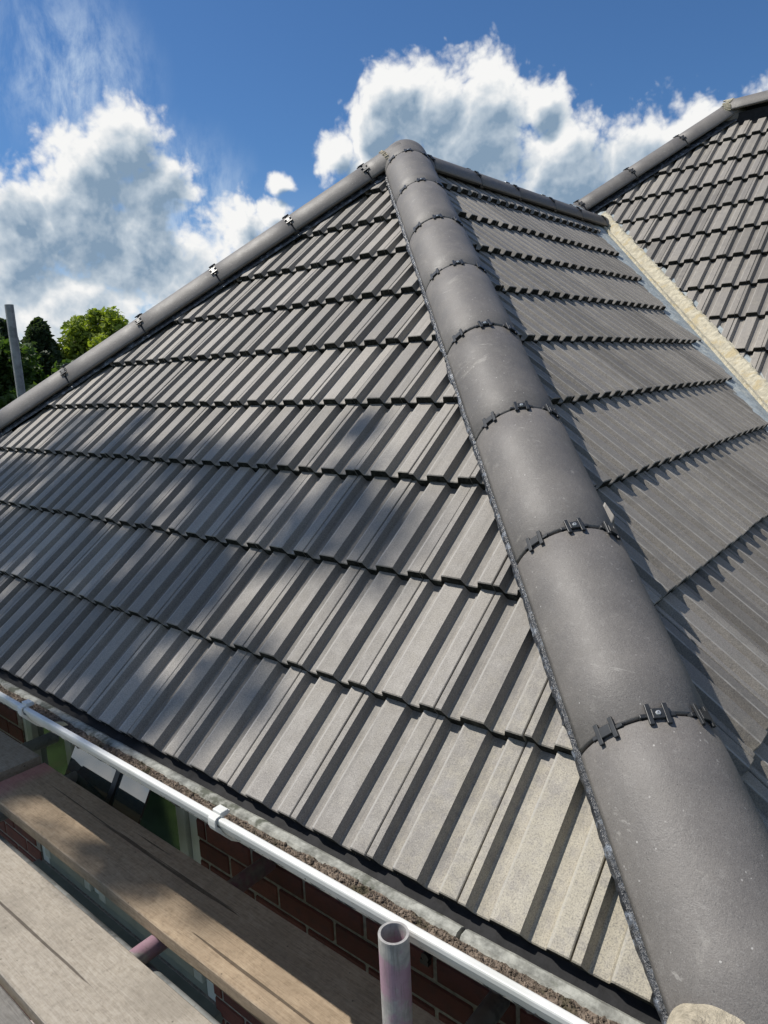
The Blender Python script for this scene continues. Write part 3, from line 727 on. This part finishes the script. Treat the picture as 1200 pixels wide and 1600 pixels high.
# ================================================================== scaffold
def plank(name, x0, x1, y0, y1, ztop, mat, label, rot=0.0, group='timber scaffold boards below the gutter'):
    L = x1 - x0; w = y1 - y0; nx = 40; mb = MB(); vs = []; fs = []; th2 = .038
    prof = [(0, -.003), (.0025, 0), (w * .33, .0006), (w * .66, -.0004), (w - .0025, 0), (w, -.003), (w, -th2 + .002), (w - .002, -th2), (.002, -th2), (0, -th2 + .002)]; m = len(prof)
    for i in range(nx + 1):
        x = L * i / nx; bow = .0015 * math.sin(x * 1.3 + y0 * 9)
        for (y, z) in prof: vs.append((x, y + .0012 * noise.noise(Vector((x * 6, y * 3, y0))), z + bow * .4))
    for i in range(nx):
        for q in range(m): a = i * m + q; b = i * m + (q + 1) % m; fs.append((a, a + m, b + m, b))
    fs += [tuple(range(m)), tuple(nx * m + q for q in range(m))[::-1]]
    me = mb.add(vs, fs).me(name); o = obj(name, me, mat, None, Matrix.Translation((x0, y0, ztop)) @ Matrix.Rotation(rot, 4, 'Z'))
    return tag(o, label, 'board', group)
ZP = H - 1.30
plank('scaffold_board', -2.455, 1.40, .785, .992, ZP, M_WOOD, 'warm brown board nearest the gutter, pink-stained at its left end')
plank('scaffold_board', -3.9, -.02, .487, .703, ZP, M_WOODG, 'pale grey board with long cracks, left of the brown board')
plank('scaffold_board', -3.9, -.02, .250, .474, ZP - .004, M_WOODD, 'dark grey board in the bottom left corner of the photo')
plank('scaffold_board', -6.3, -2.515, .792, 1.003, ZP + .002, M_WOODG, 'grey board butting up to the pink end of the brown board')
ZT = ZP - .038 - .0245
def stube(x, y0, y1, mat, label, z=ZT): return tag(obj('scaffold_tube', MB().tube((x, y0, z), (x, y1, z), .0242, 24, .0202).me('scaffold_tube'), mat, None, None, True), label, 'tube', 'scaffold tubes')
stube(-2.74, -.2, 1.165, M_TUBE, 'dark cross tube in front of the left window post, under the grey board end')
stube(-2.37, -.2, 1.165, M_TUBE, 'cross tube under the pink left end of the brown board')
stube(-1.46, -.2, 1.165, M_PINK, 'cross tube with a pink painted stretch showing between the two boards')
stube(-.70, -.2, 1.165, M_TUBE, 'grey cross tube beside the black pipe clips near the bottom edge')
for x, y, zt, mt, lb in ((-.622, .722, H - .842, M_PINK, 'upright open-topped tube streaked with pink in front of the white gutter'),
                        (-4.353, 1.929, H + .498, M_TUBE, 'thin grey upright pole beyond the left hip, against the trees')):
    tag(obj('scaffold_tube', MB().tube((x, y, 0), (x, y, zt), .0242, 36, .0200).me('scaffold_tube'), mt, None, None, False), lb, 'tube', 'scaffold tubes')
    for p in bpy.data.objects[-1].data.polygons if False else (): pass
for y, z2 in ((.16, ZT - .0495), (.745, ZT - .0495)):
    tag(obj('scaffold_tube', MB().tube((-4.6, y, z2), (1.2, y, z2), .0242, 24, .0202).me('scaffold_tube'), M_TUBE, None, None, True),
        'long ledger tube running under the boards' + (' on the garden side' if y < .5 else ' below the gutter'), 'tube', 'scaffold tubes')

# ================================================================== garden and far trees
tag(obj('ground', MB().add([(-400, -400, -.01), (400, -400, -.01), (400, 400, -.01), (-400, 400, -.01)], [(0, 1, 2, 3)]).me('ground'), M_LAWN, None), kind='structure')
tag(obj('path', MB().box((-5.2, .0, -.008), (1.5, 1.18, .012)).me('path'), M_CONC, None), kind='structure')
tag(obj('added_soil_bed', MB().box((-2.3, -2.6, -.008), (1.5, -.004, .02)).me('added_soil_bed'), M_SOIL, None), kind='structure')  # out-of-view bed, added so the window panes reflect dark soil instead of lawn
def tree(name, x, y, h, cw, trunk_h, mat, label, leaf, n, clumps, conifer=False, low=.0, squash=1.0, cat='tree', group=None, zmin=None, dens=1.0):
    rg = random.Random(int(x * 31 + y * 17) + 5)
    t = thing(name, Vector((x, y, 0)), label, cat, group)
    mb = MB(); n2 = 6
    r0 = max(.09, h * .022)
    for i in range(n2):
        a, b = i / n2, (i + 1) / n2
        mb.tube((x + .1 * math.sin(a * 4), y + .08 * math.sin(a * 5), a * h * .8), (x + .1 * math.sin(b * 4), y + .08 * math.sin(b * 5), b * h * .8), r0 * (1 - a * .8), 8, None, False)
    cl = []
    for i in range(clumps):
        if conifer:
            f2 = rg.random() ** .8; zz = low + (h - low) * f2; rr = cw * (1 - f2) ** .75 * rg.uniform(.5, 1.05); an = rg.uniform(0, 6.283)
            cl.append((Vector((x + rr * math.cos(an), y + rr * math.sin(an), zz)), cw * .26 * (1.15 - f2 * .75)))
        else:
            v = Vector((rg.gauss(0, 1), rg.gauss(0, 1), rg.gauss(0, 1))).normalized() * rg.uniform(.45, 1.0)
            hh = (h - trunk_h) / 2; cl.append((Vector((x + v.x * cw, y + v.y * cw, trunk_h + hh + v.z * hh)), cw * rg.uniform(.16, .34)))
    for c, r in cl[:14]:
        st = Vector((x, y, min(h * .75, max(trunk_h * .8, c.z * .6)))); mb.tube(st, c, r0 * .16, 5, None, False)
    obj('trunk', mb.me('trunk'), M_BARK, t)
    lb = MB()
    for i in range(n):
        c, r = cl[rg.randrange(len(cl))]
        v = Vector((rg.gauss(0, 1), rg.gauss(0, 1), rg.gauss(0, 1) * squash)).normalized() * r * rg.random() ** .45
        p = c + v
        if zmin and p.z < zmin: continue
        a = Vector((rg.gauss(0, 1), rg.gauss(0, 1), rg.gauss(0, .6))).normalized(); b = a.cross(Vector((rg.gauss(0, 1), rg.gauss(0, 1), rg.gauss(0, 1)))).normalized(); s = leaf * rg.uniform(.6, 1.4)
        lb.add([p - a * s, p + b * s * .5, p + a * s, p - b * s * .5], [(0, 1, 2, 3)])
    obj('crown', lb.me('crown'), mat, t)
    return t
tree('broadleaf_tree', -21.4, 12.0, 5.75, 1.35, 1.6, M_LEAF_B, 'bright yellow-green round tree on the skyline left of the roof', .085, 42000, 130)
tree('conifer_tree', -21.5, 10.3, 5.25, 1.7, .3, M_LEAF_D, 'dark conifer between the grey pole and the bright round tree', .10, 26000, 190, True)
tree('conifer_tree', -22.5, 9.6, 5.35, 1.6, .3, M_LEAF_D, 'dark conifer directly behind the thin grey pole', .10, 20000, 150, True)
tree('broadleaf_tree', -19.0, 7.7, 4.9, 1.3, .6, M_LEAF_M, 'mid green leafy tree at the very left edge behind the pole', .09, 22000, 80)
tree('broadleaf_tree', -17.5, 8.9, 3.75, 1.6, .2, M_LEAF_M, 'low green bush under the conifers left of the roof', .09, 20000, 60)
tree('broadleaf_tree', -26.0, 16.5, 5.0, 2.2, 1.0, M_LEAF_D, 'dark tree behind the left hip of the roof', .09, 9000, 60)
tree('broadleaf_tree', -24.0, 4.0, 5.2, 2.4, 1.0, M_LEAF_M, 'green garden tree beyond the left edge', .09, 9000, 60)
# the garden tree to the left whose leaves dapple the lower front slope
def dapple():
    rg = random.Random(11)
    tt = 10.5; tgt = Vector((-2.15, 1.20, AP.z + (1.20 - AP.y) * TA)); c0 = tgt + SUN * tt
    t = thing('garden_tree', Vector((c0.x - .6, c0.y - .5, 0)), 'tall open-crowned tree beside the roof, outside the left edge, casting the dappled shade', 'tree')
    mb = MB(); base = Vector((c0.x - .6, c0.y - .5, 0)); tip = c0 + Vector((-.3, -.3, .6)); N = 8
    for i in range(N):
        a, b = i / N, (i + 1) / N; mb.tube(base.lerp(tip, a), base.lerp(tip, b), .16 * (1 - a * .85), 10, None, False)
    lb = MB(); side = X.cross(SUN).normalized() if abs(SUN.z) < .99 else X
    e1 = SUN.cross(Y).normalized(); e2 = SUN.cross(e1).normalized()
    cl = []
    for i in range(330):
        dx = rg.uniform(-2.3, 1.7); dy = rg.uniform(-.75, .62)
        keep = .95 if dx < .7 else .95 - (dx - .7) * .62
        if dy > .10: keep *= max(.12, 1 - (dy - .10) * 2.0)
        if dy < -.3: keep *= .55
        if dx > 1.0 and dy < 0: keep *= .35
        if dx > .95: keep *= .25
        if dx > .80 and dy > -.25: keep *= .12
        q0 = Vector((tgt.x + dx, tgt.y + dy, tgt.z + dy * TA)); fall = (q0.z - ZP) / SUN.z; bx, by = q0.x - SUN.x * fall, q0.y - SUN.y * fall
        if .1 < by < 1.0 and bx > -2.2: keep *= (.07 if bx > -1.35 else .30)
        if rg.random() > keep: continue
        p = q0 + SUN * (tt + rg.uniform(-1.6, 1.6))
        cl.append((p, rg.uniform(.07, .19)))
    for c, r in cl:
        mb.tube(base.lerp(tip, rg.uniform(.6, .95)), c, .010, 5, None, False)
        for q in range(int(640 * r)):
            v = Vector((rg.gauss(0, 1), rg.gauss(0, 1), rg.gauss(0, 1))).normalized() * r * rg.random() ** .5
            p = c + v; a = Vector((rg.gauss(0, 1), rg.gauss(0, 1), rg.gauss(0, .5))).normalized(); b = a.cross(Vector((rg.gauss(0, 1), rg.gauss(0, 1), rg.gauss(0, 1)))).normalized(); s = rg.uniform(.022, .05)
            lb.add([p - a * s, p + b * s * .6, p + a * s, p - b * s * .6], [(0, 1, 2, 3)])
    obj('trunk', mb.me('trunk'), M_BARK, t); obj('crown', lb.me('crown'), M_LEAF_M, t)
dapple()
